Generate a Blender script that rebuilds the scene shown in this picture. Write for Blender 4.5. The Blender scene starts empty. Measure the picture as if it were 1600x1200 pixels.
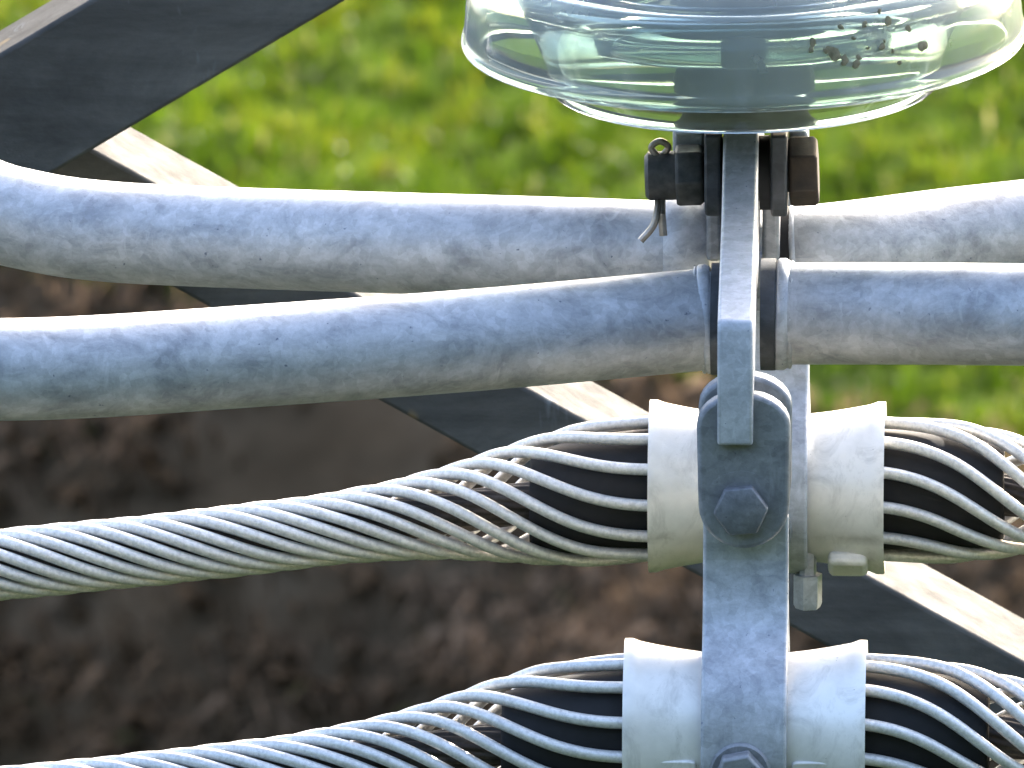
import bpy, bmesh, math, random
import numpy as np
from mathutils import Vector, Matrix, noise as mnoise

random.seed(7); RNG = np.random.default_rng(11)
PI = math.pi
scene = bpy.context.scene
COL = scene.collection

# ------------------------------------------------------------------ camera
S = 0.0003                       # metres per photo pixel (1600 wide) in the plane of the hardware
D = 15.0                         # camera to hardware
PITCH, YAW = math.radians(15.0), math.radians(1.8)
TGT = Vector((0, 0, 11.5))
FWD = Vector((-math.sin(YAW)*math.cos(PITCH), math.cos(YAW)*math.cos(PITCH), -math.sin(PITCH)))
RGT = Vector((math.cos(YAW), math.sin(YAW), 0))
UPV = RGT.cross(FWD)
CAM = TGT - FWD*D
cd = bpy.data.cameras.new("camera"); cam = bpy.data.objects.new("camera", cd); COL.objects.link(cam)
cam.matrix_world = Matrix(((RGT.x, UPV.x, -FWD.x, CAM.x), (RGT.y, UPV.y, -FWD.y, CAM.y), (RGT.z, UPV.z, -FWD.z, CAM.z), (0, 0, 0, 1)))
cd.sensor_width = 36; cd.lens = 36*D/(1600*S)
cd.clip_start = 0.5; cd.clip_end = 4000
cd.dof.use_dof = True; cd.dof.focus_distance = D - 0.05; cd.dof.aperture_fstop = cd.lens/12.0
scene.camera = cam

# ------------------------------------------------------------------ world, sun, exposure
SUN_EL, SUN_AZ = math.radians(22), math.radians(22)      # azimuth measured from +Y (away from camera) towards +X
SKY = 0.15; SUN = 2.1
w = bpy.data.worlds.new("World"); scene.world = w; w.use_nodes = True
nt = w.node_tree; bg = nt.nodes["Background"]; sky = nt.nodes.new("ShaderNodeTexSky")
sky.sky_type = 'NISHITA'; sky.sun_disc = False; sky.sun_elevation = SUN_EL; sky.sun_rotation = SUN_AZ
sky.air_density = 0.8; sky.dust_density = 5.0; sky.ozone_density = 0.6
nt.links.new(sky.outputs[0], bg.inputs[0]); bg.inputs[1].default_value = SKY
sd = bpy.data.lights.new("sun", 'SUN'); sun = bpy.data.objects.new("sun", sd); COL.objects.link(sun)
sd.energy = SUN; sd.angle = math.radians(0.5); sd.color = (1, 0.93, 0.84)
SDIR = Vector((math.sin(SUN_AZ)*math.cos(SUN_EL), math.cos(SUN_AZ)*math.cos(SUN_EL), math.sin(SUN_EL)))
sun.rotation_euler = SDIR.to_track_quat('Z', 'Y').to_euler(); sun.location = TGT + SDIR*30
scene.view_settings.view_transform = 'Standard'; scene.view_settings.look = 'None'
scene.view_settings.gamma = 1; scene.view_settings.exposure = 2.9
try:
    scene.cycles.max_bounces = 14; scene.cycles.transmission_bounces = 14; scene.cycles.glossy_bounces = 8
    scene.cycles.caustics_refractive = False; scene.cycles.caustics_reflective = False
except Exception: pass

# ------------------------------------------------------------------ photo pixel -> place
def ray(px, py): return FWD*D + RGT*((px-800)*S) + UPV*((600-py)*S)
def P(px, py, y=0.0):            # point of the plane Y = y
    d = ray(px, py); return CAM + d*((y-CAM.y)/d.y)
def G(px, py, z=0.0):            # point of the plane Z = z
    d = ray(px, py); return CAM + d*((z-CAM.z)/d.z)

# ------------------------------------------------------------------ materials
def new_mat(name):
    m = bpy.data.materials.new(name); m.use_nodes = True
    n = m.node_tree; b = n.nodes["Principled BSDF"]; return m, n, b
def nd(n, t, **kw):
    x = n.nodes.new(t)
    for k, v in kw.items():
        if k in x.inputs: x.inputs[k].default_value = v
        else: setattr(x, k, v)
    return x
def ramp(n, src, stops):
    r = n.nodes.new("ShaderNodeValToRGB"); e = r.color_ramp.elements
    while len(e) < len(stops): e.new(0.5)
    for i, (p, c) in enumerate(stops):
        e[i].position = p; e[i].color = c if len(c) == 4 else (*c, 1)
    n.links.new(src, r.inputs[0]); return r
def noise(n, scale, detail=4, rough=0.55, stretch=None, dist=0.0):
    tc = n.nodes.new("ShaderNodeTexCoord"); src = tc.outputs["Object"]
    if stretch:
        mp = n.nodes.new("ShaderNodeMapping"); mp.inputs["Scale"].default_value = stretch
        n.links.new(src, mp.inputs[0]); src = mp.outputs[0]
    x = n.nodes.new("ShaderNodeTexNoise"); x.inputs["Scale"].default_value = scale
    x.inputs["Detail"].default_value = detail; x.inputs["Roughness"].default_value = rough
    x.inputs["Distortion"].default_value = dist
    n.links.new(src, x.inputs["Vector"]); return x.outputs["Fac"]
def mixc(n, fac, a, b, mode='MIX'):
    x = n.nodes.new("ShaderNodeMix"); x.data_type = 'RGBA'; x.blend_type = mode
    for sock, v in ((0, fac), (6, a), (7, b)):
        if hasattr(v, "links") or hasattr(v, "is_linked"): n.links.new(v, x.inputs[sock])
        else: x.inputs[sock].default_value = v if sock == 0 else (*v, 1)[:4]
    return x.outputs[2]
def bump(n, b, src, strength, dist=0.001):
    x = n.nodes.new("ShaderNodeBump"); x.inputs["Strength"].default_value = strength; x.inputs["Distance"].default_value = dist
    n.links.new(src, x.inputs["Height"]); n.links.new(x.outputs[0], b.inputs["Normal"])

def galvanised(name, lo, mid, hi, metal=0.35, rough=(0.46, 0.62), speck=True, scale=55, stretch=(0.6, 1, 1)):
    m, n, b = new_mat(name)
    big = noise(n, scale, 6, 0.65, stretch, 0.6)
    c = ramp(n, big, [(0.34, lo), (0.5, mid), (0.66, hi)]).outputs[0]
    v = n.nodes.new("ShaderNodeTexVoronoi"); v.inputs["Scale"].default_value = scale*4.5
    tc = n.nodes.new("ShaderNodeTexCoord"); n.links.new(tc.outputs["Object"], v.inputs["Vector"])
    c = mixc(n, 0.7, c, ramp(n, v.outputs["Color"], [(0.2, (0.86,)*3), (0.8, (1.10,)*3)]).outputs[0], 'MULTIPLY')
    grain = noise(n, scale*9, 5, 0.75)
    c = mixc(n, 0.55, c, ramp(n, grain, [(0.35, (0.84,)*3), (0.65, (1.10,)*3)]).outputs[0], 'MULTIPLY')
    if speck:
        lines = noise(n, scale*3.0, 4, 0.7, (0.10, 1, 1.0), 0.3)            # long scuffs
        k = ramp(n, lines, [(0.27, (0.4,)*3), (0.36, (0,)*3)]).outputs[0]
        c = mixc(n, k, c, (lo[0]*0.62, lo[1]*0.66, lo[2]*0.74))
        runs = noise(n, scale*2.2, 3, 0.6, (1, 1, 0.22), 0.5)                # zinc runs
        k2 = ramp(n, runs, [(0.63, (0,)*3), (0.74, (0.35,)*3)]).outputs[0]
        c = mixc(n, k2, c, tuple(min(1, q*1.28) for q in hi))
        pits = noise(n, scale*5.5, 2, 0.5)
        k3 = ramp(n, pits, [(0.23, (0.8,)*3), (0.28, (0,)*3)]).outputs[0]
        c = mixc(n, k3, c, (lo[0]*0.38, lo[1]*0.42, lo[2]*0.55))
    n.links.new(c, b.inputs["Base Color"])
    b.inputs["Metallic"].default_value = metal
    r = n.nodes.new("ShaderNodeMapRange"); r.inputs[3].default_value = rough[0]; r.inputs[4].default_value = rough[1]
    n.links.new(big, r.inputs[0]); n.links.new(r.outputs[0], b.inputs["Roughness"])
    add = n.nodes.new("ShaderNodeMath"); add.operation = 'ADD'; n.links.new(grain, add.inputs[0]); n.links.new(big, add.inputs[1])
    bump(n, b, add.outputs[0], 0.16, 0.0010)
    return m

M = {}
M['tube'] = galvanised("galvanised_tube", (0.275, 0.295, 0.325), (0.415, 0.435, 0.47), (0.52, 0.54, 0.575), 0.35, (0.5, 0.65))
M['plate'] = galvanised("galvanised_plate", (0.35, 0.375, 0.415), (0.45, 0.475, 0.52), (0.53, 0.555, 0.60), 0.35, scale=70)
M['fitting'] = galvanised("dull_galvanised_fitting", (0.165, 0.175, 0.20), (0.23, 0.245, 0.27), (0.29, 0.31, 0.34), 0.35, scale=60)
M['strap'] = galvanised("strap_steel", (0.31, 0.335, 0.38), (0.41, 0.44, 0.49), (0.50, 0.53, 0.585), 0.3, scale=60, stretch=(1, 1, 1.6))
M['boltgrey'] = galvanised("dull_bolt_grey", (0.12, 0.128, 0.145), (0.165, 0.178, 0.20), (0.22, 0.235, 0.26), 0.3, scale=90)
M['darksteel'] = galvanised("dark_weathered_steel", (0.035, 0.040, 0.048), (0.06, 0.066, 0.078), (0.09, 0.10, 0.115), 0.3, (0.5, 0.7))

def painted_bar():
    m, n, b = new_mat("weathered_grey_paint")
    g = noise(n, 14, 7, 0.7, (0.45, 1, 1), 0.8)
    c = ramp(n, g, [(0.3, (0.048, 0.049, 0.048)), (0.5, (0.080, 0.080, 0.078)), (0.72, (0.125, 0.124, 0.119))]).outputs[0]
    st = noise(n, 60, 4, 0.7, (0.12, 1, 1), 0.2)                              # lengthwise streaks
    c = mixc(n, 0.7, c, ramp(n, st, [(0.35, (0.72,)*3), (0.65, (1.22,)*3)]).outputs[0], 'MULTIPLY')
    s = noise(n, 30, 4, 0.7, (1, 1, 0.3), 0.8)
    k = ramp(n, s, [(0.65, (0,)*3), (0.70, (0.75,)*3)]).outputs[0]
    c = mixc(n, k, c, (0.135, 0.15, 0.16))
    s2 = noise(n, 24, 2, 0.5, (1, 1, 0.45), 0.4)
    k2 = ramp(n, s2, [(0.71, (0,)*3), (0.74, (0.85,)*3)]).outputs[0]
    c = mixc(n, k2, c, (0.19, 0.145, 0.085))
    n.links.new(c, b.inputs["Base Color"]); b.inputs["Specular IOR Level"].default_value = 0.07
    n.links.new(ramp(n, noise(n, 50, 5, 0.7), [(0.3, (0.72,)*3), (0.7, (1.0,)*3)]).outputs[0], b.inputs["Roughness"])
    bump(n, b, noise(n, 120, 6, 0.75, (0.5, 1, 1)), 0.45, 0.0015)
    return m
M['bar'] = painted_bar()

def casting_mat():
    m, n, b = new_mat("pale_cast_aluminium")
    g = noise(n, 26, 5, 0.6)
    c = ramp(n, g, [(0.3, (0.66, 0.65, 0.625)), (0.6, (0.90, 0.88, 0.85))]).outputs[0]
    d = noise(n, 48, 7, 0.72, (1, 1, 0.6), 0.8)
    k = ramp(n, d, [(0.52, (0,)*3), (0.72, (0.6,)*3)]).outputs[0]
    c = mixc(n, k, c, (0.40, 0.39, 0.36))
    d2 = noise(n, 90, 4, 0.8, (1, 1, 1), 2.0)
    k2 = ramp(n, d2, [(0.68, (0,)*3), (0.73, (0.75,)*3)]).outputs[0]
    c = mixc(n, k2, c, (0.20, 0.18, 0.16))
    n.links.new(c, b.inputs["Base Color"]); b.inputs["Roughness"].default_value = 0.36; b.inputs["Metallic"].default_value = 0.15
    bump(n, b, noise(n, 420, 5, 0.7), 0.10, 0.0008)
    return m
M['cast'] = casting_mat()
def seam(m):
    n = m.node_tree; b = n.nodes["Principled BSDF"]; src = b.inputs["Base Color"].links[0].from_socket
    tc = n.nodes.new("ShaderNodeTexCoord"); sp = n.nodes.new("ShaderNodeSeparateXYZ"); n.links.new(tc.outputs["Object"], sp.inputs[0])
    a = n.nodes.new("ShaderNodeMath"); a.operation = 'ADD'; a.inputs[1].default_value = 0.0155; n.links.new(sp.outputs[2], a.inputs[0])
    c = n.nodes.new("ShaderNodeMath"); c.operation = 'ABSOLUTE'; n.links.new(a.outputs[0], c.inputs[0])
    k = ramp(n, c.outputs[0], [(0.0003, (0.55,)*3), (0.0009, (0,)*3)]).outputs[0]
    mu = n.nodes.new("ShaderNodeMath"); mu.operation = 'MULTIPLY'; n.links.new(k, mu.inputs[0]); n.links.new(ramp(n, noise(n, 45, 4, 0.7), [(0.4, (0.1,)*3), (0.6, (1,)*3)]).outputs[0], mu.inputs[1])
    n.links.new(mixc(n, mu.outputs[0], src, (0.30, 0.28, 0.24)), b.inputs["Base Color"])
seam(M['cast'])

def rod_mat():
    m, n, b = new_mat("pitted_aluminium_rod")
    g = noise(n, 420, 4, 0.7)
    c = ramp(n, g, [(0.3, (0.54, 0.54, 0.535)), (0.6, (0.80, 0.79, 0.77))]).outputs[0]
    l = noise(n, 30, 3, 0.6, (0.4, 1, 1))
    c = mixc(n, 0.5, c, ramp(n, l, [(0.3, (0.75,)*3), (0.65, (1.05,)*3)]).outputs[0], 'MULTIPLY')
    n.links.new(c, b.inputs["Base Color"]); b.inputs["Metallic"].default_value = 0.4; b.inputs["Roughness"].default_value = 0.5
    bump(n, b, g, 0.2, 0.0006)
    return m
M['rod'] = rod_mat()
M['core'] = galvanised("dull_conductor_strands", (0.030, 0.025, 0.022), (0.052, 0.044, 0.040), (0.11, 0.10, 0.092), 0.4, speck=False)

def plain(name, c0, c1, rough, metal=0.0, scale=60):
    m, n, b = new_mat(name); g = noise(n, scale, 5, 0.6)
    n.links.new(ramp(n, g, [(0.35, c0), (0.65, c1)]).outputs[0], b.inputs["Base Color"])
    b.inputs["Roughness"].default_value = rough; b.inputs["Metallic"].default_value = metal
    bump(n, b, noise(n, scale*5, 3, 0.6), 0.2, 0.0008)
    return m
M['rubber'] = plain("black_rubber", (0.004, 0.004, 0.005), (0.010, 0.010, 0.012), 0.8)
M['bolt'] = plain("dark_oxidised_bolt", (0.045, 0.047, 0.050), (0.105, 0.105, 0.105), 0.6, 0.3, 120)
M['rust'] = plain("rusty_bolt_head", (0.018, 0.015, 0.013), (0.052, 0.036, 0.025), 0.75, 0.2, 70)
M['brass'] = plain("dull_split_pin", (0.20, 0.17, 0.13), (0.42, 0.38, 0.33), 0.4, 0.6, 90)
M['cement'] = plain("grey_cement", (0.22, 0.22, 0.21), (0.34, 0.34, 0.32), 0.9)
M['lichen'] = plain("dry_lichen", (0.13, 0.12, 0.07), (0.27, 0.24, 0.16), 0.95, 0, 300)

def glass_mat():
    m, n, b = new_mat("pale_green_glass")
    b.inputs["Base Color"].default_value = (0.84, 0.958, 0.915, 1)
    b.inputs["Transmission Weight"].default_value = 1.0
    b.inputs["IOR"].default_value = 1.5
    g = noise(n, 30, 4, 0.6)
    r = ramp(n, g, [(0.35, (0.02,)*3), (0.8, (0.10,)*3)]).outputs[0]
    n.links.new(r, b.inputs["Roughness"])
    bump(n, b, noise(n, 22, 1, 0.4), 0.12, 0.004)
    df = n.nodes.new("ShaderNodeBsdfDiffuse"); df.inputs[0].default_value = (0.72, 0.77, 0.71, 1)      # film of dust
    mx = n.nodes.new("ShaderNodeMixShader"); n.links.new(ramp(n, noise(n, 18, 5, 0.6), [(0.3, (0.13,)*3), (0.75, (0.36,)*3)]).outputs[0], mx.inputs[0])
    n.links.new(b.outputs[0], mx.inputs[1]); n.links.new(df.outputs[0], mx.inputs[2]); n.links.new(mx.outputs[0], n.nodes["Material Output"].inputs[0])
    return m
M['glass'] = glass_mat()

# ------------------------------------------------------------------ mesh helpers (world coordinates in, object-local out)
def empty(name, loc):
    o = bpy.data.objects.new(name, None); o.empty_display_size = 0.05; o.location = loc; COL.objects.link(o); return o
def tag(o, label, cat, group=None):
    o["label"] = label; o["category"] = cat
    if group: o["group"] = group
    return o
def root_loc(o):
    v = Vector((0, 0, 0))
    while o is not None: v += o.location; o = o.parent
    return v
def finish(name, bm, mat, parent=None, loc=None, bevel=0.0, smooth=True, angle=38, seg=2):
    base = loc if loc is not None else (root_loc(parent) if parent else sum((v.co for v in bm.verts), Vector())/len(bm.verts))
    base = Vector(base)
    me = bpy.data.meshes.new(name)
    bmesh.ops.recalc_face_normals(bm, faces=bm.faces)
    for v in bm.verts: v.co -= base
    bm.to_mesh(me); bm.free()
    me.materials.append(mat)
    if smooth:
        me.polygons.foreach_set("use_smooth", [True]*len(me.polygons))
        try: me.set_sharp_from_angle(angle=math.radians(angle))
        except Exception: pass
    o = bpy.data.objects.new(name, me); COL.objects.link(o)
    if parent:
        o.parent = parent; o.location = base - root_loc(parent)
    else: o.location = base
    if bevel > 0:
        b = o.modifiers.new("bevel", 'BEVEL'); b.width = bevel; b.segments = seg; b.limit_method = 'ANGLE'; b.angle_limit = math.radians(40)
        b.harden_normals = False
    return o
def prism(bm, pts, vec):                       # polygon extruded along vec
    a = [bm.verts.new(Vector(p)) for p in pts]; b = [bm.verts.new(Vector(p)+Vector(vec)) for p in pts]
    bm.faces.new(a); bm.faces.new(list(reversed(b)))
    k = len(a)
    for i in range(k): bm.faces.new((a[i], b[i], b[(i+1) % k], a[(i+1) % k]))
def box(bm, lo, hi):
    x0, y0, z0 = lo; x1, y1, z1 = hi
    prism(bm, [(x0, y0, z0), (x1, y0, z0), (x1, y0, z1), (x0, y0, z1)], (0, y1-y0, 0))
def frame_of(ax):
    ax = Vector(ax).normalized(); h = Vector((0, 0, 1)) if abs(ax.z) < 0.9 else Vector((1, 0, 0))
    u = h.cross(ax).normalized(); return ax, u, ax.cross(u)
def lathe(bm, org, ax, prof, n=48, closed=False, rot=0.0):     # prof: (r, h) along ax
    org = Vector(org); ax, u, v = frame_of(ax); rings = []
    for r, h in prof:
        if r < 1e-6: rings.append([bm.verts.new(org+ax*h)])
        else: rings.append([bm.verts.new(org+ax*h+u*(r*math.cos(rot+2*PI*i/n))+v*(r*math.sin(rot+2*PI*i/n))) for i in range(n)])
    pairs = list(zip(rings, rings[1:])) + ([(rings[-1], rings[0])] if closed else [])
    for a, b in pairs:
        for i in range(n):
            j = (i+1) % n
            if len(a) == 1 and len(b) == 1: continue
            if len(a) == 1: bm.faces.new((a[0], b[j], b[i]))
            elif len(b) == 1: bm.faces.new((a[i], a[j], b[0]))
            else: bm.faces.new((a[i], a[j], b[j], b[i]))
def hexnut(bm, org, ax, r, h, rot=0.0): lathe(bm, org, ax, [(0, 0), (r*0.93, 0), (r, h*0.08), (r, h*0.86), (r*0.90, h), (0, h)], 6, rot=rot)
def tube(bm, pts, rad, n=16, cap=True):
    pts = [Vector(p) for p in pts]; k = len(pts); rings = []
    rad = rad if hasattr(rad, '__len__') else [rad]*k
    t0 = (pts[1]-pts[0]).normalized(); _, u, _ = frame_of(t0)
    for i in range(k):
        t = (pts[min(i+1, k-1)]-pts[max(i-1, 0)]).normalized()
        u = (u - t*u.dot(t)).normalized(); v = t.cross(u)
        rings.append([bm.verts.new(pts[i]+(u*math.cos(2*PI*j/n)+v*math.sin(2*PI*j/n))*rad[i]) for j in range(n)])
    for a, b in zip(rings, rings[1:]):
        for j in range(n):
            q = (j+1) % n; bm.faces.new((a[j], a[q], b[q], b[j]))
    if cap: bm.faces.new(list(reversed(rings[0]))); bm.faces.new(rings[-1])
def smooth_curve(pts, n=12):                   # Catmull-Rom
    p = [np.array(q, float) for q in pts]; p = [2*p[0]-p[1]] + p + [2*p[-1]-p[-2]]; out = []
    for i in range(1, len(p)-2):
        for k in range(n):
            t = k/n; a, b, c, d = p[i-1], p[i], p[i+1], p[i+2]
            out.append(0.5*((2*b)+(c-a)*t+(2*a-5*b+4*c-d)*t*t+(3*b-a-3*c+d)*t**3))
    out.append(p[-2]); return [Vector(q) for q in out]

# ================================================================== SETTING
E0, E1 = G(0, 335), G(1385, 700)               # rim of the bank
edir = Vector((E1.x-E0.x, E1.y-E0.y, 0)).normalized(); enorm = Vector((-edir.y, edir.x, 0))   # enorm points away from the camera
if enorm.y < 0: enorm = -enorm
def rim_dist(x, y):
    d = (x-E0.x)*enorm.x + (y-E0.y)*enorm.y
    s = (x-E0.x)*edir.x + (y-E0.y)*edir.y
    return d + 0.10*math.sin(s*2.3+0.6) + 0.06*math.sin(s*5.9+1.1)
def height(x, y):
    d = rim_dist(x, y)
    z = 0.0
    if d < 0.15:
        q = 0.15-d
        z = -min(0.95*(q-0.25*(1-math.exp(-q/0.25))), 3.2+0.02*q)
    if y < -24: z += min((-24-y)*1.0, 62)*(1+0.25*math.sin(x*0.013+1)+0.12*math.sin(x*0.041))     # unseen hillside behind the viewpoint, added to block low sky and darken undersides
    f = 1.0 if d < 0.3 else 0.6
    z += 0.05*f*mnoise.noise(Vector((x*1.3, y*1.3, 0))) + 0.03*f*mnoise.noise(Vector((x*4.1, y*4.1, 3)))
    return z
CX, CY = (E0.x+E1.x)/2, (E0.y+E1.y)/2
def ground():
    def axis(c, fine, rng, far):
        a = list(np.arange(-rng, rng+1e-6, fine)); st = fine; x = rng
        while x < far:
            st *= 1.22; x += st; a.append(x); a.insert(0, -x)
        return [c+q for q in a]
    xs, ys = axis(CX, 0.09, 5.0, 2500), axis(CY, 0.09, 6.0, 2500)
    V = [(x, y, height(x, y)) for y in ys for x in xs]; nx = len(xs)
    F = [(j*nx+i, j*nx+i+1, (j+1)*nx+i+1, (j+1)*nx+i) for j in range(len(ys)-1) for i in range(nx-1)]
    me = bpy.data.meshes.new("ground"); me.from_pydata(V, [], F); me.update()
    me.polygons.foreach_set("use_smooth", [True]*len(F))
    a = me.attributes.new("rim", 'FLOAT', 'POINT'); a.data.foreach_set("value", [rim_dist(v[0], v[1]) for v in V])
    m, n, b = new_mat("field_soil_and_turf")
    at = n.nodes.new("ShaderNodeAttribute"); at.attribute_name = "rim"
    turf = ramp(n, noise(n, 5, 6, 0.65), [(0.3, (0.035, 0.062, 0.010)), (0.7, (0.075, 0.11, 0.018))]).outputs[0]
    soil = ramp(n, noise(n, 4, 6, 0.65), [(0.3, (0.050, 0.035, 0.021)), (0.5, (0.080, 0.056, 0.034)), (0.7, (0.115, 0.082, 0.052))]).outputs[0]
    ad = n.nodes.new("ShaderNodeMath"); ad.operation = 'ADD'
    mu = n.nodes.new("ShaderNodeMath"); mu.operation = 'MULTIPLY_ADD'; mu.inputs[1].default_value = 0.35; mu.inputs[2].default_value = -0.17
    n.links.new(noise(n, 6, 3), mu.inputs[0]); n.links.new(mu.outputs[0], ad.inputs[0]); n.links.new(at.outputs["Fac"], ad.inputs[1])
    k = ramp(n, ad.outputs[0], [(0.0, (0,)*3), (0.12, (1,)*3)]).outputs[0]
    low_bounce = ramp(n, noise(n, 0.35, 8, 0.7), [(0.35, (0.008, 0.013, 0.007)), (0.65, (0.017, 0.025, 0.013))]).outputs[0]  # unseen low ground and hillside, coloured dark to cut light bounced upward
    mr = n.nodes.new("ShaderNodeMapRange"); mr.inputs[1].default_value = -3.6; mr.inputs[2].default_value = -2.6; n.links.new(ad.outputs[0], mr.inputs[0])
    soil = mixc(n, mr.outputs[0], low_bounce, soil)
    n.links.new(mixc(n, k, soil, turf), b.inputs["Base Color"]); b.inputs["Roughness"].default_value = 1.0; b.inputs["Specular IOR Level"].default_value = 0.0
    bump(n, b, noise(n, 14, 6, 0.7), 0.6, 0.03)
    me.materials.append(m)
    o = bpy.data.objects.new("ground", me); COL.objects.link(o); o["kind"] = "structure"
ground()

def blade_mesh(name, pos, direc, length, width, bend, mat, kind_attr=None):
    """numpy batch of bent blades: 5 verts each (two quads closing to a tip)."""
    k = len(pos); up = np.array([0, 0, 1.0])
    side = np.cross(direc, up); side /= np.linalg.norm(side, axis=1)[:, None]+1e-9
    h = np.cross(side, direc); h /= np.linalg.norm(h, axis=1)[:, None]+1e-9
    L = length[:, None]; W = (width/2)[:, None]; B = bend[:, None]
    mid = pos + direc*L*0.55 + h*0
    tip = pos + direc*L*(0.95) - up*L*B + np.stack([direc[:, 0], direc[:, 1], np.zeros(k)], 1)*L*B*0.9
    V = np.stack([pos-side*W*0.8, pos+side*W*0.8, mid+side*W, mid-side*W, tip], 1).reshape(-1, 3)
    base = (np.arange(k)*5)[:, None]
    quads = base + np.array([[0, 1, 2, 3]]); tris = base + np.array([[3, 2, 4]])
    loops = np.concatenate([quads, tris], 1).reshape(-1)
    me = bpy.data.meshes.new(name)
    me.vertices.add(len(V)); me.vertices.foreach_set("co", V.reshape(-1).astype(np.float32))
    me.loops.add(len(loops)); me.loops.foreach_set("vertex_index", loops.astype(np.int32))
    me.polygons.add(2*k)
    st = np.stack([np.arange(k)*7, np.arange(k)*7+4], 1).reshape(-1)
    me.polygons.foreach_set("loop_start", st.astype(np.int32))
    me.update(calc_edges=True); me.validate()
    at = me.attributes.new("tint", 'FLOAT', 'POINT')
    at.data.foreach_set("value", np.repeat(kind_attr if kind_attr is not None else RNG.random(k), 5).astype(np.float32))
    me.materials.append(mat)
    o = bpy.data.objects.new(name, me); COL.objects.link(o); o["kind"] = "stuff"; return o

def leaf_mat(name, stops, rough, trans, spec=0.5):
    m, n, b = new_mat(name); at = n.nodes.new("ShaderNodeAttribute"); at.attribute_name = "tint"
    c = ramp(n, at.outputs["Fac"], stops).outputs[0]
    df = n.nodes.new("ShaderNodeBsdfDiffuse"); n.links.new(c, df.inputs[0])
    gl = n.nodes.new("ShaderNodeBsdfGlossy"); gl.inputs["Roughness"].default_value = rough
    b = n.nodes.new("ShaderNodeMixShader"); b.inputs[0].default_value = spec; n.links.new(df.outputs[0], b.inputs[1]); n.links.new(gl.outputs[0], b.inputs[2])
    tr = n.nodes.new("ShaderNodeBsdfTranslucent"); n.links.new(c, tr.inputs[0])
    mx = n.nodes.new("ShaderNodeMixShader"); mx.inputs[0].default_value = trans
    n.links.new(b.outputs[0], mx.inputs[1]); n.links.new(tr.outputs[0], mx.inputs[2])
    n.links.new(mx.outputs[0], n.nodes["Material Output"].inputs[0]); return m
M['grass'] = leaf_mat("wet_grass", [(0.0, (0.026, 0.052, 0.003)), (0.45, (0.062, 0.115, 0.005)), (0.80, (0.115, 0.155, 0.006)), (0.85, (0.15, 0.165, 0.01)), (1.0, (0.24, 0.22, 0.10))], 0.28, 0.45, 0.015)
M['bracken'] = leaf_mat("dead_bracken", [(0.0, (0.034, 0.024, 0.014)), (0.45, (0.088, 0.060, 0.036)), (0.85, (0.23, 0.16, 0.105)), (1.0, (0.05, 0.062, 0.016))], 0.8, 0.25, 0.0)

def grass():
    # tufts clustered on the field
    nt_, per = 21000, 22
    tx = CX + RNG.uniform(-4.2, 4.2, nt_); ty = CY + RNG.uniform(-4.0, 6.5, nt_)
    near = RNG.random(nt_)
    keep = np.array([rim_dist(x, y) > -0.04 for x, y in zip(tx, ty)])
    tx, ty = tx[keep], ty[keep]; k = len(tx)
    tz = np.array([height(x, y) for x, y in zip(tx, ty)])
    tint0 = np.array([0.42+0.35*mnoise.noise(Vector((x*3.2, y*1.6, 5)))+0.75*mnoise.noise(Vector((x*11, y*4, 9))) for x, y in zip(tx, ty)])
    size = RNG.uniform(0.6, 1.35, k)
    X = np.repeat(tx, per)+RNG.normal(0, 0.022, k*per); Y = np.repeat(ty, per)+RNG.normal(0, 0.022, k*per); Z = np.repeat(tz, per)-0.006
    az = RNG.uniform(0, 2*PI, k*per); ti = np.abs(RNG.normal(0.0, 0.62, k*per)).clip(0.05, 1.35)
    d = np.stack([np.cos(az)*np.sin(ti), np.sin(az)*np.sin(ti), np.cos(ti)], 1)
    ln = np.repeat(size, per)*RNG.uniform(0.035, 0.085, k*per); wd = RNG.uniform(0.0035, 0.0085, k*per); bd = RNG.uniform(0.0, 0.55, k*per)
    tint = (np.repeat(tint0, per)+RNG.normal(0, 0.16, k*per)).clip(0, 0.84)
    dead_glint = RNG.random(k*per) < 0.03; tint[dead_glint] = 1.0  # sparse pale dead blades, their colour also standing in for white glints
    blade_mesh("grass", np.stack([X, Y, Z], 1), d, ln, wd, bd, M['grass'], tint)
grass()

def bracken():
    k = 60000
    s = RNG.uniform(-3.6, 4.2, k); q = RNG.uniform(-3.2, 0.16, k)
    X = E0.x + edir.x*s + enorm.x*q; Y = E0.y + edir.y*s + enorm.y*q
    clump = np.array([mnoise.noise(Vector((x*2.1, y*2.1, 1)))+0.5*mnoise.noise(Vector((x*6, y*6, 2))) for x, y in zip(X, Y)])
    keep = clump > RNG.uniform(-0.75, 0.25, k)
    X, Y, clump = X[keep], Y[keep], clump[keep]; k = len(X)
    Z = np.array([height(x, y) for x, y in zip(X, Y)]) - 0.01
    az = RNG.uniform(0, 2*PI, k); ti = np.abs(RNG.normal(0.25, 0.6, k)).clip(0.05, 1.45)
    d = np.stack([np.cos(az)*np.sin(ti)*1.0, np.sin(az)*np.sin(ti), np.cos(ti)], 1)
    d[:, :2] -= np.array([enorm.x, enorm.y])*0.35; d /= np.linalg.norm(d, axis=1)[:, None]
    big = RNG.random(k) < 0.25
    ln = np.where(big, RNG.uniform(0.06, 0.12, k), RNG.uniform(0.05, 0.18, k)); wd = np.where(big, RNG.uniform(0.02, 0.05, k), RNG.uniform(0.004, 0.010, k))
    bd = RNG.uniform(0.1, 0.8, k)
    tint = (0.34+0.34*np.clip(1.2+q[keep]/0.62+0.5*clump, 0, 1)+0.32*clump+RNG.normal(0, 0.07, k)).clip(0, 0.85); tint[RNG.random(k) < 0.012] = 1.0  # bank's shade put into the tint: paler near the rim, darker downslope
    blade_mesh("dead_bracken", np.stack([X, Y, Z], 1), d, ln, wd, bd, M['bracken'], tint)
bracken()

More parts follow.
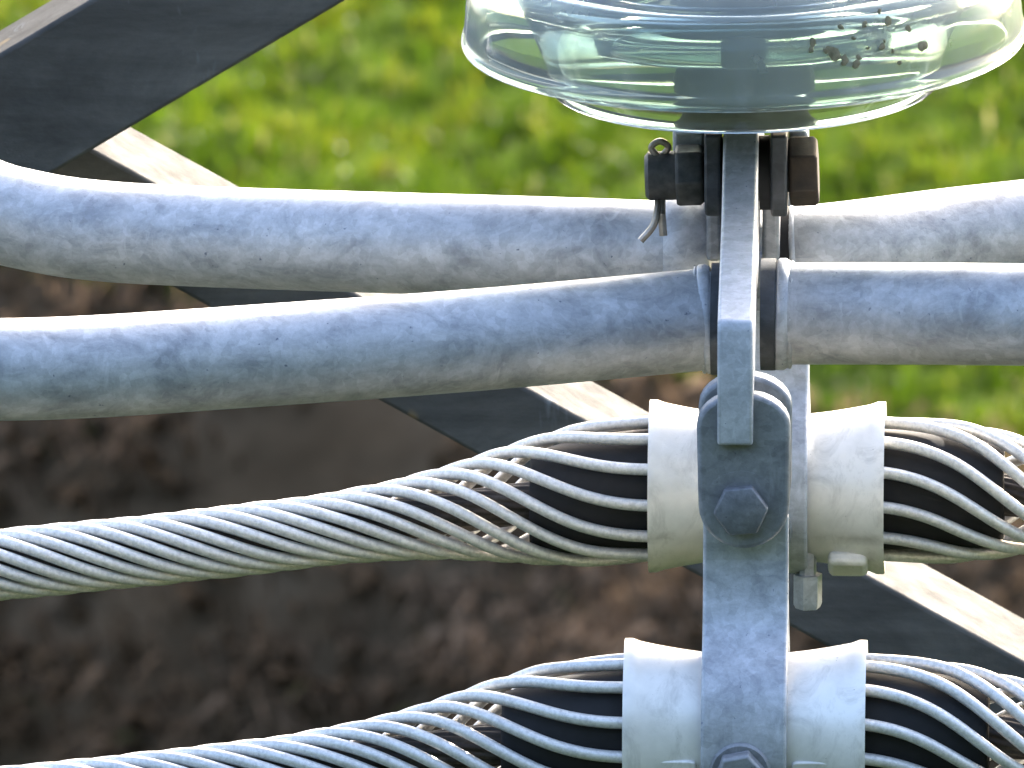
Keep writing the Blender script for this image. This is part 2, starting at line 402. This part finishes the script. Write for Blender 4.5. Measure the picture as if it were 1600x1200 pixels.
# ================================================================== LATTICE TOWER (two angle braces in view)
def angle_bar(p_top0, p_top1, leg, flange, th, name, parent, ext=(1.2, 1.2)):
    """L section: p_top0 -> p_top1 is the front upper edge, the web hangs down from it, the flange runs back from it."""
    a = (p_top1-p_top0).normalized(); p0 = p_top0 - a*ext[0]; L = (p_top1-p_top0).length + ext[0]+ext[1]
    back = Vector((0, 1, 0)); back = (back - a*back.dot(a)).normalized(); dn = a.cross(back).normalized()
    if dn.z > 0: dn = -dn
    r = 0.004
    sec = [(0, 0.0), (flange, 0.0), (flange, th), (th+r, th), (th+0.3*r, th+0.3*r), (th, th+r), (th, leg), (0, leg)]
    bm = bmesh.new(); K = 26; rings = []
    for i in range(K+1):
        c = p0 + a*(L*i/K); rings.append([bm.verts.new(c+back*u+dn*v) for u, v in sec])
    for A, B in zip(rings, rings[1:]):
        for j in range(len(sec)): q = (j+1) % len(sec); bm.faces.new((A[j], A[q], B[q], B[j]))
    bm.faces.new(rings[0]); bm.faces.new(list(reversed(rings[-1])))
    return finish(name, bm, M['bar'], parent, bevel=0.0022, seg=3, smooth=True, angle=30)
YB1, YB2 = 0.92, 1.00
tower = tag(empty("lattice_tower", P(200, 235, YB2)), "dark grey steel lattice of two crossing angle braces behind the tubes and cables", "pylon")
b2a, b2b = P(150, 236, YB2), P(1600, 1034, YB2)
angle_bar(b2a, b2b, 0.0425, 0.080, 0.006, "brace", tower, (0.5, 1.3))
b1a, b1b = P(0, 84, YB1), P(142, 0, YB1)
angle_bar(b1a, b1b, 0.066, 0.054, 0.007, "brace", tower, (1.3, 1.5))

# ================================================================== GLASS INSULATOR
AX = Vector((math.sin(math.radians(-1.2)), 0, math.cos(math.radians(-1.2))))    # hangs slightly out of plumb
GC = P(1162, 54, 0.0)                                                             # centre of the disc rim
ins = tag(empty("glass_insulator", GC), "pale green glass insulator disc with lichen specks and white rim lines above the clevis", "insulator")
mm = 0.001
prof = [(r*mm, z*mm) for r, z in [
    # outer skin from the neck down to the rim
    (44, 112), (47, 100), (50, 86), (57, 74), (72, 64), (92, 57), (110, 51), (119, 46.5), (124.5, 40), (127.5, 31), (129.5, 18), (130.6, 6),
    # rim lip
    (131.6, 2.5), (132.2, -0.5), (131.0, -3.4), (128, -4.6), (125.0, -3.2), (123.8, 0.5),
    # underside with the long drip skirt and two short ribs
    (122.5, 14), (119.5, 26), (113, 35), (106, 37), (101.5, 32), (98.8, 18), (96, 4), (92.5, -10), (92.0, -18.2), (90.9, -23.2), (87.8, -25.1), (84.4, -23.4), (83.0, -19), (83.6, -10),
    (84.5, 4), (83, 24), (79, 38), (74, 41), (69.5, 34), (68, 20), (66.6, 9), (64.8, 6.4), (62.8, 9), (61, 24), (57, 42), (49, 48), (42.5, 52), (39, 62), (36.5, 86), (34, 108)]]
cl = smooth_curve([(r, 0, z) for r, z in prof], 3)
bm = bmesh.new(); lathe(bm, GC, AX, [(p.x, p.z) for p in cl], 160, closed=True)
finish("shell", bm, M['glass'], ins, angle=60)
bm = bmesh.new(); lathe(bm, GC, AX, [(0, 0.150), (0.030, 0.150), (0.040, 0.142), (0.052, 0.122), (0.056, 0.104), (0.0575, 0.088), (0.0535, 0.086), (0.0505, 0.089), (0.0485, 0.104), (0.0455, 0.116), (0, 0.118)], 48)
finish("cap", bm, M['fitting'], ins, angle=50)
bm = bmesh.new(); lathe(bm, GC, AX, [(0, 0.107), (0.0335, 0.107), (0.036, 0.086), (0.0385, 0.062), (0.041, 0.053), (0.034, 0.049), (0.012, 0.047), (0, 0.047)], 40)
finish("cement", bm, M['cement'], ins)
bm = bmesh.new(); lathe(bm, GC, AX, [(0, 0.060), (0.011, 0.058), (0.0105, 0.02), (0.011, 0.004), (0.017, -0.002), (0.018, -0.008), (0.012, -0.012), (0, -0.013)], 32)
finish("pin", bm, M['fitting'], ins)
def wall_point(px, py):
    a = math.asin(max(-1, min(1, (px-1162)/434.0))); r = 0.1306; z = 0.0
    for _ in range(4):
        q = GC + Vector((r*math.sin(a), -r*math.cos(a), 0)); pr = P(px, py, q.y); z = pr.z-GC.z
        r = 0.1306 - max(0, z-0.006)**2*2.6
    return GC + Vector((r*math.sin(a), -r*math.cos(a), z)), Vector((math.sin(a), -math.cos(a), 0.12)).normalized()
for (px, py, r) in [(1448, 71, 10.5), (1428, 45, 6.5), (1397, 34, 8), (1385, 18, 4.5), (1361, 38, 6), (1324, 42, 5), (1280, 66, 7), (1277, 78, 5), (1343, 60, 3.5), (1312, 84, 11), (1328, 94, 8), (1346, 100, 7.5),
                    (1301, 78, 7), (1386, 73, 6), (1402, 80, 4), (1364, 75, 3), (1412, 98, 4.5), (1390, 64, 3), (1350, 90, 5)]:
    c, nn = wall_point(px, py); _, u, v = frame_of(nn); bm = bmesh.new(); k = 14
    top = bm.verts.new(c+nn*0.0004); ring = []
    ph = random.uniform(0, 6)
    for j in range(k):
        rr = r*S*(0.75+0.35*math.sin(2*2*PI*j/k+ph)*random.random()+0.3*random.random())
        ring.append(bm.verts.new(c+(u*math.cos(2*PI*j/k)+v*math.sin(2*PI*j/k))*rr - nn*0.0003))
    for j in range(k): bm.faces.new((top, ring[j], ring[(j+1) % k]))
    finish("lichen_speck", bm, M['lichen'], ins)

# ================================================================== CLEVIS under the disc
SX = lambda px, y=0.0, py=300: P(px, py, y).x
ZC = lambda py, y=0.0: P(1160, py, y).z
bolt_c = P(1150, 271, 0.0)
clv = tag(empty("clevis", P(1160, 215, 0.0)), "dark steel socket clevis with rusty cross bolt right under the glass disc", "clevis")
bm = bmesh.new(); lathe(bm, GC, AX, [(0, -0.040), (0.024, -0.040), (0.030, -0.036), (0.0325, -0.026), (0.0325, -0.006), (0.030, 0.004), (0.024, 0.010), (0.0195, 0.010), (0.0195, -0.012), (0, -0.014)], 40)
finish("socket", bm, M['darksteel'], clv, angle=50)
zb = bolt_c.z
def cheek(x0, x1):
    pts = []
    R = 0.019
    for i in range(13):
        a = -PI*i/12; pts.append((x0, R*math.cos(a), zb-0.001+R*math.sin(a)))
    pts += [(x0, -R, ZC(196)), (x0, R, ZC(196))]
    bm = bmesh.new(); prism(bm, pts, (x1-x0, 0, 0)); return finish("cheek", bm, M['darksteel'], clv, bevel=0.0012)
cheek(SX(1102), SX(1127)); cheek(SX(1205), SX(1231))
bm = bmesh.new(); box(bm, (SX(1050), 0.010, ZC(238, .02)), (SX(1101.5), 0.030, ZC(196, .02)))
finish("shoulder", bm, M['plate'], clv, bevel=0.002)
bm = bmesh.new(); box(bm, (SX(1232), 0.010, ZC(242, .02)), (SX(1262), 0.030, ZC(196, .02)))
finish("shoulder", bm, M['plate'], clv, bevel=0.002)
bax = Vector((1, 0, 0.040)).normalized()
bb = bolt_c
xat = lambda px: (SX(px, 0, 271)-bb.x)
bm = bmesh.new(); lathe(bm, bb, bax, [(0, xat(1007)), (0.0095, xat(1008)), (0.0115, xat(1014)), (0.0115, xat(1098)), (0.0095, xat(1102)), (0.0095, xat(1262)), (0, xat(1262))], 28)
bolt = finish("cross_bolt", bm, M['bolt'], clv, angle=40)
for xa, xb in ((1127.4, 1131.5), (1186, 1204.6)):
    bm = bmesh.new(); lathe(bm, bb, bax, [(0.0096, xat(xa)), (0.0175, xat(xa)), (0.0175, xat(xb)), (0.0096, xat(xb))], 32, closed=True); finish("shade_filler", bm, M['rubber'], bolt)  # black rings added to fill the cheek gaps with painted shade
bm = bmesh.new(); hexnut(bm, bb+bax*xat(1233), bax, 0.0165, xat(1279)-xat(1233), 0.35)
finish("bolt_head", bm, M['rust'], bolt, loc=None, bevel=0.0008)
bm = bmesh.new(); hexnut(bm, bb+bax*xat(1056), bax, 0.0150, xat(1100)-xat(1056), 0.02)
finish("nut", bm, M['bolt'], bolt, bevel=0.0008)
bm = bmesh.new(); x0 = bb + bax*xat(1031)
tube(bm, smooth_curve([x0+Vector((-0.001, -0.002, 0.010)), x0+Vector((-0.004, -0.003, 0.0145)), x0+Vector((0.000, -0.003, 0.0175)), x0+Vector((0.004, -0.002, 0.0145)), x0+Vector((0.001, -0.001, 0.010))], 6), 0.0016, 8)
tube(bm, [x0+Vector((0.0008, -0.001, -0.010)), x0+Vector((0.0012, -0.012, -0.016)), x0+Vector((0.002, -0.013, -0.0255))], 0.0019, 8)
tube(bm, smooth_curve([x0+Vector((-0.0006, -0.001, -0.010)), x0+Vector((-0.001, -0.012, -0.015)), x0+Vector((-0.003, -0.014, -0.021)), x0+Vector((-0.0085, -0.015, -0.0275))], 6), 0.0017, 8)
finish("split_pin", bm, M['brass'], bolt)

# ================================================================== YOKE PLATE (edge-on triangle carrying the twin cables)
DY = 0.426; YN = -0.205
YF = YN-0.020
XY = (P(1121, 510, YF).x, P(1177, 510, YF).x)                 # plate thickness, left and right face
zc1, zc2 = P(1150, 512, YF).z, P(1150, 697, YF).z             # front corner
yk = tag(empty("yoke_plate", Vector((sum(XY)/2, 0, zc2))), "pale galvanised yoke plate standing edge-on between the tube ends", "yoke plate")
zap = ZC(232, -0.020)
pts = [(YF, zc2), (YF, zc1-0.002), (YF+0.003, zc1+0.003), (-0.085, ZC(345, -0.085)), (-0.024, ZC(236, -0.024)), (-0.016, ZC(205, -0.016)), (0.016, ZC(205, -0.016)), (0.024, ZC(236, -0.024)), (0.085, ZC(345, -0.085)), (YN+DY-0.004, zc1+0.010), (YN+DY, zc1+0.004), (YN+DY, zc2),
       (YN+DY-0.05, zc2), (0.07, zc2+0.028), (-0.07, zc2+0.028), (YN+0.03, zc2)]
bm = bmesh.new(); prism(bm, [(XY[0]-(y-YF)*0.0125, y, z) for y, z in pts], (XY[1]-XY[0], 0, 0))
finish("plate", bm, M['plate'], yk, bevel=0.0016, seg=3)

# ================================================================== GUARD RING (two tubes each side, welded to side plates)
ring = tag(empty("guard_ring", P(1160, 450, 0)), "galvanised guard ring of thick bent tubes meeting at the yoke plate", "guard ring")
TR = 0.0238
near_l = smooth_curve([P(-420, 520, -0.10), P(-230, 560, -0.15), P(-60, 576, -0.165), P(120, 574, -0.160), P(400, 556, -0.14), P(720, 533, -0.115), P(960, 512, -0.090), P(1108, 498, -0.075)], 12)
far_l = smooth_curve([P(-300, 150, 0.20), P(-150, 245, 0.17), P(-40, 318, 0.15), P(60, 347, 0.14), P(160, 361, 0.13), P(300, 369, 0.12), P(560, 378, 0.09), P(840, 386, 0.065), P(1104, 395, 0.045)], 12)
near_r = smooth_curve([P(1214, 490, -0.075), P(1400, 490, -0.085), P(1620, 492, -0.105), P(1850, 498, -0.13), P(2200, 510, -0.15)], 12)
far_r = smooth_curve([P(1239, 402, 0.045), P(1275, 398.5, 0.0455), P(1350, 390, 0.055), P(1480, 373, 0.078), P(1640, 355, 0.10), P(1900, 325, 0.13), P(2200, 292, 0.15)], 12)
def ring_tube(pts):
    bm = bmesh.new(); tube(bm, pts, TR, 40); return finish("tube", bm, M['tube'], ring, loc=sum(pts, Vector())/len(pts), angle=40)
for t in (near_l, far_l, near_r, far_r): ring_tube(t)
def end_flange(c, ax, r, h):
    bm = bmesh.new(); lathe(bm, c, ax, [(0, -h/2), (r-0.001, -h/2), (r, -h/2+0.001), (r, h/2-0.002), (r-0.0015, h/2), (0, h/2)], 40)
    return finish("flange", bm, M['plate'], ring, angle=50)
end_flange(P(1223, 491, -0.075), (1, 0, -0.02), 0.0262, 0.0062)
end_flange(P(1106, 498, -0.075), (1, 0, 0.1), 0.0256, 0.0060)
end_flange(P(1243, 402, 0.045), (1, 0, 0.06), 0.0245, 0.0042)
# small weld beads where a tube meets its flange
def bead(c, ax, r):
    ax, u, v = frame_of(ax); pts = []
    for i in range(41):
        a = 2*PI*i/40; q = r*(1+0.012*math.sin(9*a)+0.01*math.sin(23*a+1)); pts.append(c+u*(q*math.cos(a))+v*(q*math.sin(a)))
    bm = bmesh.new(); tube(bm, pts, [0.0010*(0.8+0.5*random.random()) for _ in pts], 8); finish("weld_bead", bm, M['plate'], ring)
bead(P(1236, 491, -0.075), Vector((1, 0, -0.02)), TR+0.0002); bead(P(1094, 499, -0.075), Vector((1, 0, 0.1)), TR+0.0002)
def side_plate(x0, x1, ylo, yhi, zt_far, zt_near, zb_far, zb_near):
    bm = bmesh.new()
    prism(bm, [(x0, ylo, zb_near), (x0, ylo, zt_near), (x0, ylo+0.012, zt_near+0.003), (x0, yhi-0.004, zt_far), (x0, yhi, zt_far-0.006), (x0, yhi, zb_far)], (x1-x0, 0, 0))
    return finish("side_plate", bm, M['fitting'], ring, bevel=0.0022, seg=3)
for xa, xb in ((1103, 1126.5), (1190, 1217)):
    side_plate(SX(xa), SX(xb), 0.012, 0.066, ZC(311, 0.012), ZC(311, 0.012)-0.003, ZC(410, 0.012), ZC(410, 0.012))
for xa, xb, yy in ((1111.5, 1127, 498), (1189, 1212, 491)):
    bm = bmesh.new(); c = P(xa, yy, -0.075); lathe(bm, c, (1, 0, 0), [(0, 0), (0.0262, 0), (0.0262, (xb-xa)*S), (0, (xb-xa)*S)], 40); finish("shade_filler", bm, M['darksteel'], ring, angle=40)  # added dark discs, the shade beside the yoke plate put into their colour
bm = bmesh.new(); lathe(bm, P(1230, 397, 0.045), (1, 0, 0), [(0, -0.0038), (0.0225, -0.0038), (0.0225, 0.0030), (0, 0.0030)], 40); finish("shade_filler", bm, M['rubber'], ring)  # added black disc standing in for the shaded gap behind the flange
bm = bmesh.new()      # saddle weld block on the far left tube
lathe(bm, P(1038, 392, 0.045), (1, 0, -0.01), [(TR+0.0004, 0), (TR+0.0022, 0.002), (TR+0.0028, 0.010), (TR+0.0024, 0.0195), (TR+0.0004, 0.0215)], 40)
finish("collar", bm, M['tube'], ring, angle=60)

# ================================================================== CABLES, CLAMPS, LINKS (near set built, far set copied DY behind)
CN = P(1165, 1137, YN)                       # centre of the near clamp
NRODS, ROD_R, LAY = 12, 9.5*S, 640*S
def sm(a, b, x):
    t = np.clip((x-a)/(b-a), 0, 1); return t*t*(3-2*t)
_d = np.linspace(0, 5000, 5001)
_r = np.interp(_d, [0, 60, 187, 250, 310, 400, 500, 600, 700, 5000], [105, 107, 108.5, 107, 104, 87, 66, 54, 48.0, 48.0])
_k = np.hanning(91); _k /= _k.sum(); _rs = np.convolve(np.pad(_r, 45, mode='edge'), _k, 'valid')
_tw = np.cumsum(sm(120, 480, _d))*2*PI/640.0
_zs = -np.cumsum(0.148*sm(40, 330, _d))
_zs += np.cumsum(0.00008*np.clip(_d-610, 0, 900))
def cable_at(s):                             # s in photo pixels along X from the clamp centre
    d = abs(s); i = min(int(d), 4999)
    return _rs[i]*S, math.copysign(_tw[i], s), _zs[i]*S*(1.0 if s < 0 else 0.35)
def axis_pt(s): return CN + Vector((s*S, 0, cable_at(s)[2]))
S0, S1 = -4200, 3600
def build_cable(phase, seed):
    random.seed(seed); root = empty("power_cable", CN)
    ss = list(np.arange(S0, -1400, 16)) + list(np.arange(-1400, 900, 7)) + list(np.arange(900, S1+1, 16))
    for k in range(NRODS):
        bm = bmesh.new(); pts = []
        jit = random.uniform(-0.025, 0.025); jr = random.uniform(-0.0002, 0.0002)
        for s in ss:
            r, tw, _ = cable_at(s); ph = 2*PI*(k+phase)/NRODS + jit - tw + 0.012*math.sin(s/170.0+k*1.7)
            c = axis_pt(s); sl = (axis_pt(s+3)-axis_pt(s-3)).normalized(); nz = Vector((-sl.z, 0, sl.x))
            rr = r + jr*min(1, max(0, (abs(s)-250)/200))
            pts.append(c + Vector((0, -1, 0))*(rr*math.cos(ph)) + nz*(rr*math.sin(ph)))
        tube(bm, pts, ROD_R, 10); finish("armour_rod", bm, M['rod'], root, angle=60)
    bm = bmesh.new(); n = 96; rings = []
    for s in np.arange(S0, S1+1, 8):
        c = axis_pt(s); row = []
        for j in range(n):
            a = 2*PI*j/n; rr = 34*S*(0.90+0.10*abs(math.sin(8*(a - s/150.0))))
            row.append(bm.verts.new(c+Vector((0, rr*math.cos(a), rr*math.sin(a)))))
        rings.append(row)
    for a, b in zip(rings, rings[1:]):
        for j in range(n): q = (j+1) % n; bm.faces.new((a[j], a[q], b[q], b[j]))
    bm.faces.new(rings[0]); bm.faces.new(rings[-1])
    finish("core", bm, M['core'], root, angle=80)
    for sgn in (-1, 1):
        bm = bmesh.new(); n = 48; rings = []
        for d in list(np.arange(20, 371, 10))+[374, 376, 376.5]:
            r = cable_at(d)[0]-13*S
            if d > 371: r -= (3, 8, 40)[(374, 376, 376.5).index(d)]*S*0.55
            r = max(r, 34.3*S); c = axis_pt(sgn*d)
            rings.append([bm.verts.new(c+Vector((0, r*math.cos(2*PI*j/n), r*math.sin(2*PI*j/n)))) for j in range(n)])
        for a, b in zip(rings, rings[1:]):
            for j in range(n): q = (j+1) % n; bm.faces.new((a[j], a[q], b[q], b[j]))
        finish("rubber_insert", bm, M['rubber'], root, angle=50)
    return root

def build_clamp():
    root = empty("suspension_clamp", CN)
    bm = bmesh.new(); H = 187*S
    prof = []
    rr = lambda q: (113+25*(abs(q))**1.8)*S
    for i in range(33):
        q = -1+2*i/32; e = 0
        if abs(q) > 0.985: e = 1.2*S
        elif abs(q) > 0.93: e = -1.8*S
        prof.append((rr(q)-e, q*H))
    prof += [(122*S, H), (119*S, H-3*S), (116.5*S, H-30*S), (118*S, 0), (116.5*S, -H+30*S), (119*S, -H+3*S), (122*S, -H)]
    # keep the bore just outside the rods
    prof = [(r, h) for r, h in prof]
    prof = [(max(r, 0.0), h) for r, h in prof]
    lathe(bm, CN, (1, 0, 0), prof[:33] + [(127*S, H-0.5*S), (118.5*S, H-4*S), (117.8*S, H-26*S), (110*S, H-60*S), (110*S, -H+60*S), (117.8*S, -H+26*S), (118.5*S, -H+4*S), (127*S, -H+0.5*S)], 96, closed=True)
    cast = finish("housing", bm, M['cast'], root, angle=35)
    # bosses and raised maker pads low on the front of the housing
    for sg in (-1, 1):
        for (dz, w, hh, dep, nm) in (((-33, 32, 13, 1.6, "raised_pad"),) if sg < 0 else ((-98, 32, 30, 19, "boss"), (-33, 32, 13, 1.6, "raised_pad"))):
            x0 = CN.x + sg*(130 if nm == "boss" else 106)*S; rad = rr(0.62)
            a = math.asin(dz*S/rad)
            nrm = Vector((0, -math.cos(a), math.sin(a))); tz = Vector((0, math.sin(a), math.cos(a)))
            c = Vector((x0, CN.y, CN.z)) + nrm*(rad-6*S)
            pts = []
            for i in range(24):
                t = 2*PI*i/24; e = 0.35
                pts.append(c+Vector((1, 0, 0))*(math.copysign(abs(math.cos(t))**e, math.cos(t))*w*S)+tz*(math.copysign(abs(math.sin(t))**e, math.sin(t))*hh*S))
            bm = bmesh.new(); prism(bm, pts, nrm*((dep+6)*S)); finish(nm, bm, M['cast'], root, bevel=(0.0028 if nm == "boss" else 0.0007), seg=3)
    # pear-shaped strap round the waist
    out = [(345, 5), (320, 6), (270, 7), (235, 12), (205, 20), (170, 36), (140, 66), (112, 96), (80, 118), (40, 132), (0, 137), (-40, 133), (-80, 114), (-112, 82), (-130, 42), (-138, 0)]
    sidep = [(-y, z) for z, y in out] + [(y, z) for z, y in reversed(out[:-1])]
    sidep = [Vector((0, y*S, z*S)) for y, z in sidep]
    sc = smooth_curve(sidep, 4); th = 14*S; inner = []
    for i, p in enumerate(sc):
        t = (sc[min(i+1, len(sc)-1)]-sc[max(i-1, 0)]).normalized(); nn = Vector((0, t.z, -t.y))
        if nn.dot(p) > 0: nn = -nn
        inner.append(p+nn*th)
    bm = bmesh.new(); hw = 66*S; A = []
    for p, q in zip(sc, inner):
        A.append([bm.verts.new(CN+v+Vector((x, 0, 0))) for v, x in ((p, -hw), (p, hw), (q, hw), (q, -hw))])
    for a, b in zip(A, A[1:]):
        for j in range(4): k = (j+1) % 4; bm.faces.new((a[j], a[k], b[k], b[j]))
    bm.faces.new(A[0]); bm.faces.new(list(reversed(A[-1])))
    finish("strap", bm, M['strap'], root, bevel=0.0016, seg=3, angle=35)
    c = CN + Vector((-5*S, -137*S, -34*S))
    bm = bmesh.new(); lathe(bm, c+Vector((0, 0.0012, 0)), (0, -1, 0), [(0, 0), (48*S, 0), (48*S, 0.0018), (44*S, 0.003), (0, 0.003)], 32)
    finish("washer", bm, M['fitting'], root)
    bm = bmesh.new(); hexnut(bm, c+Vector((0, -0.0015, 0)), (0, -1, 0), 41*S, 0.0095, 0.2); finish("strap_bolt", bm, M['fitting'], root, bevel=0.0008)
    bm = bmesh.new(); b0 = CN + Vector((66*S, -0.024, -0.0)); lathe(bm, Vector((CN.x+66*S, CN.y-0.020, CN.z-118*S)), (0, 0, -1), [(0, -0.012), (14*S, -0.012), (14*S, 0.002), (23*S, 0.002), (23*S, 0.0165), (20*S, 0.0185), (0, 0.0185)], 6, rot=0.3)
    finish("clamp_stud", bm, M['plate'], root, angle=40)
    return root

def build_link():
    base = P(1158, 795, YN-0.016); root = empty("hanger_link", base)
    cx = base.x
    zt, zbt = P(1158, 603, YN).z, base.z
    def plate(y0, y1, z_top, name):
        pts = []; hw = 72*S
        for i in range(15):
            a = PI - PI*i/14; pts.append((cx+3*S+hw*math.cos(a), y0, z_top-52*S+52*S*math.sin(a)))
        for i in range(15):
            a = -PI*i/14; pts.append((cx+4*S+70*S*math.cos(a), y0, zbt+4*S+70*S*math.sin(a)))
        bm = bmesh.new(); prism(bm, pts, (0, y1-y0, 0)); return finish(name, bm, M['fitting'], root, bevel=0.0022, seg=3)
    plate(YN-0.0145, YN-0.0035, zt, "front_plate"); plate(YN+0.020, YN+0.032, zt-0.0005, "rear_plate")
    bm = bmesh.new(); lathe(bm, base+Vector((0, 0.0026, 0)), (0, -1, 0), [(0, 0), (60*S, 0), (60*S, 0.0006), (59*S, 0.0012), (0, 0.0012)], 40); finish("washer", bm, M['fitting'], root)
    bm = bmesh.new(); hexnut(bm, base, (0, -1, 0), 43*S, 0.0058, 0.10); finish("link_bolt", bm, M['boltgrey'], root, bevel=0.001)
    bm = bmesh.new(); lathe(bm, base+Vector((0, 0.056, 0)), (0, -1, 0), [(0, 0), (26*S, 0), (26*S, 0.052), (0, 0.052)], 24); finish("bolt_shank", bm, M['bolt'], root)
    return root

def copy_tree(o, parent=None):
    c = o.copy(); COL.objects.link(c)
    if parent: c.parent = parent
    for ch in list(o.children): copy_tree(ch, c)
    return c
OFF = Vector((0, DY, 0))
cab, cab2 = build_cable(0.70, 3), build_cable(0.03, 8)
clm, lnk = build_clamp(), build_link()
clm2, lnk2 = copy_tree(clm), copy_tree(lnk)
for ch in list(clm2.children):
    if ch.name.startswith('raised_pad'): bpy.data.objects.remove(ch)
for o in (cab2, clm2, lnk2): o.location = o.location + OFF
tag(cab, "lower twisted aluminium power cable running through the lower white clamp to the bottom left corner", "cable", "twin power cables")
tag(cab2, "upper twisted aluminium power cable just under the thick tubes, running through the dirt-marked white clamp", "cable", "twin power cables")
tag(clm, "lower white cable clamp with raised pads, cut by the bottom of the picture", "clamp", "suspension clamps")
tag(clm2, "upper white cable clamp with dirt marks, half hidden behind the bolted hanger link", "clamp", "suspension clamps")
tag(lnk, "grey round-topped hanger link with large hex bolt at the lower end of the yoke plate", "hanger link", "hanger links")
tag(lnk2, "grey hanger link hidden behind the tubes at the far end of the yoke plate", "hanger link", "hanger links")
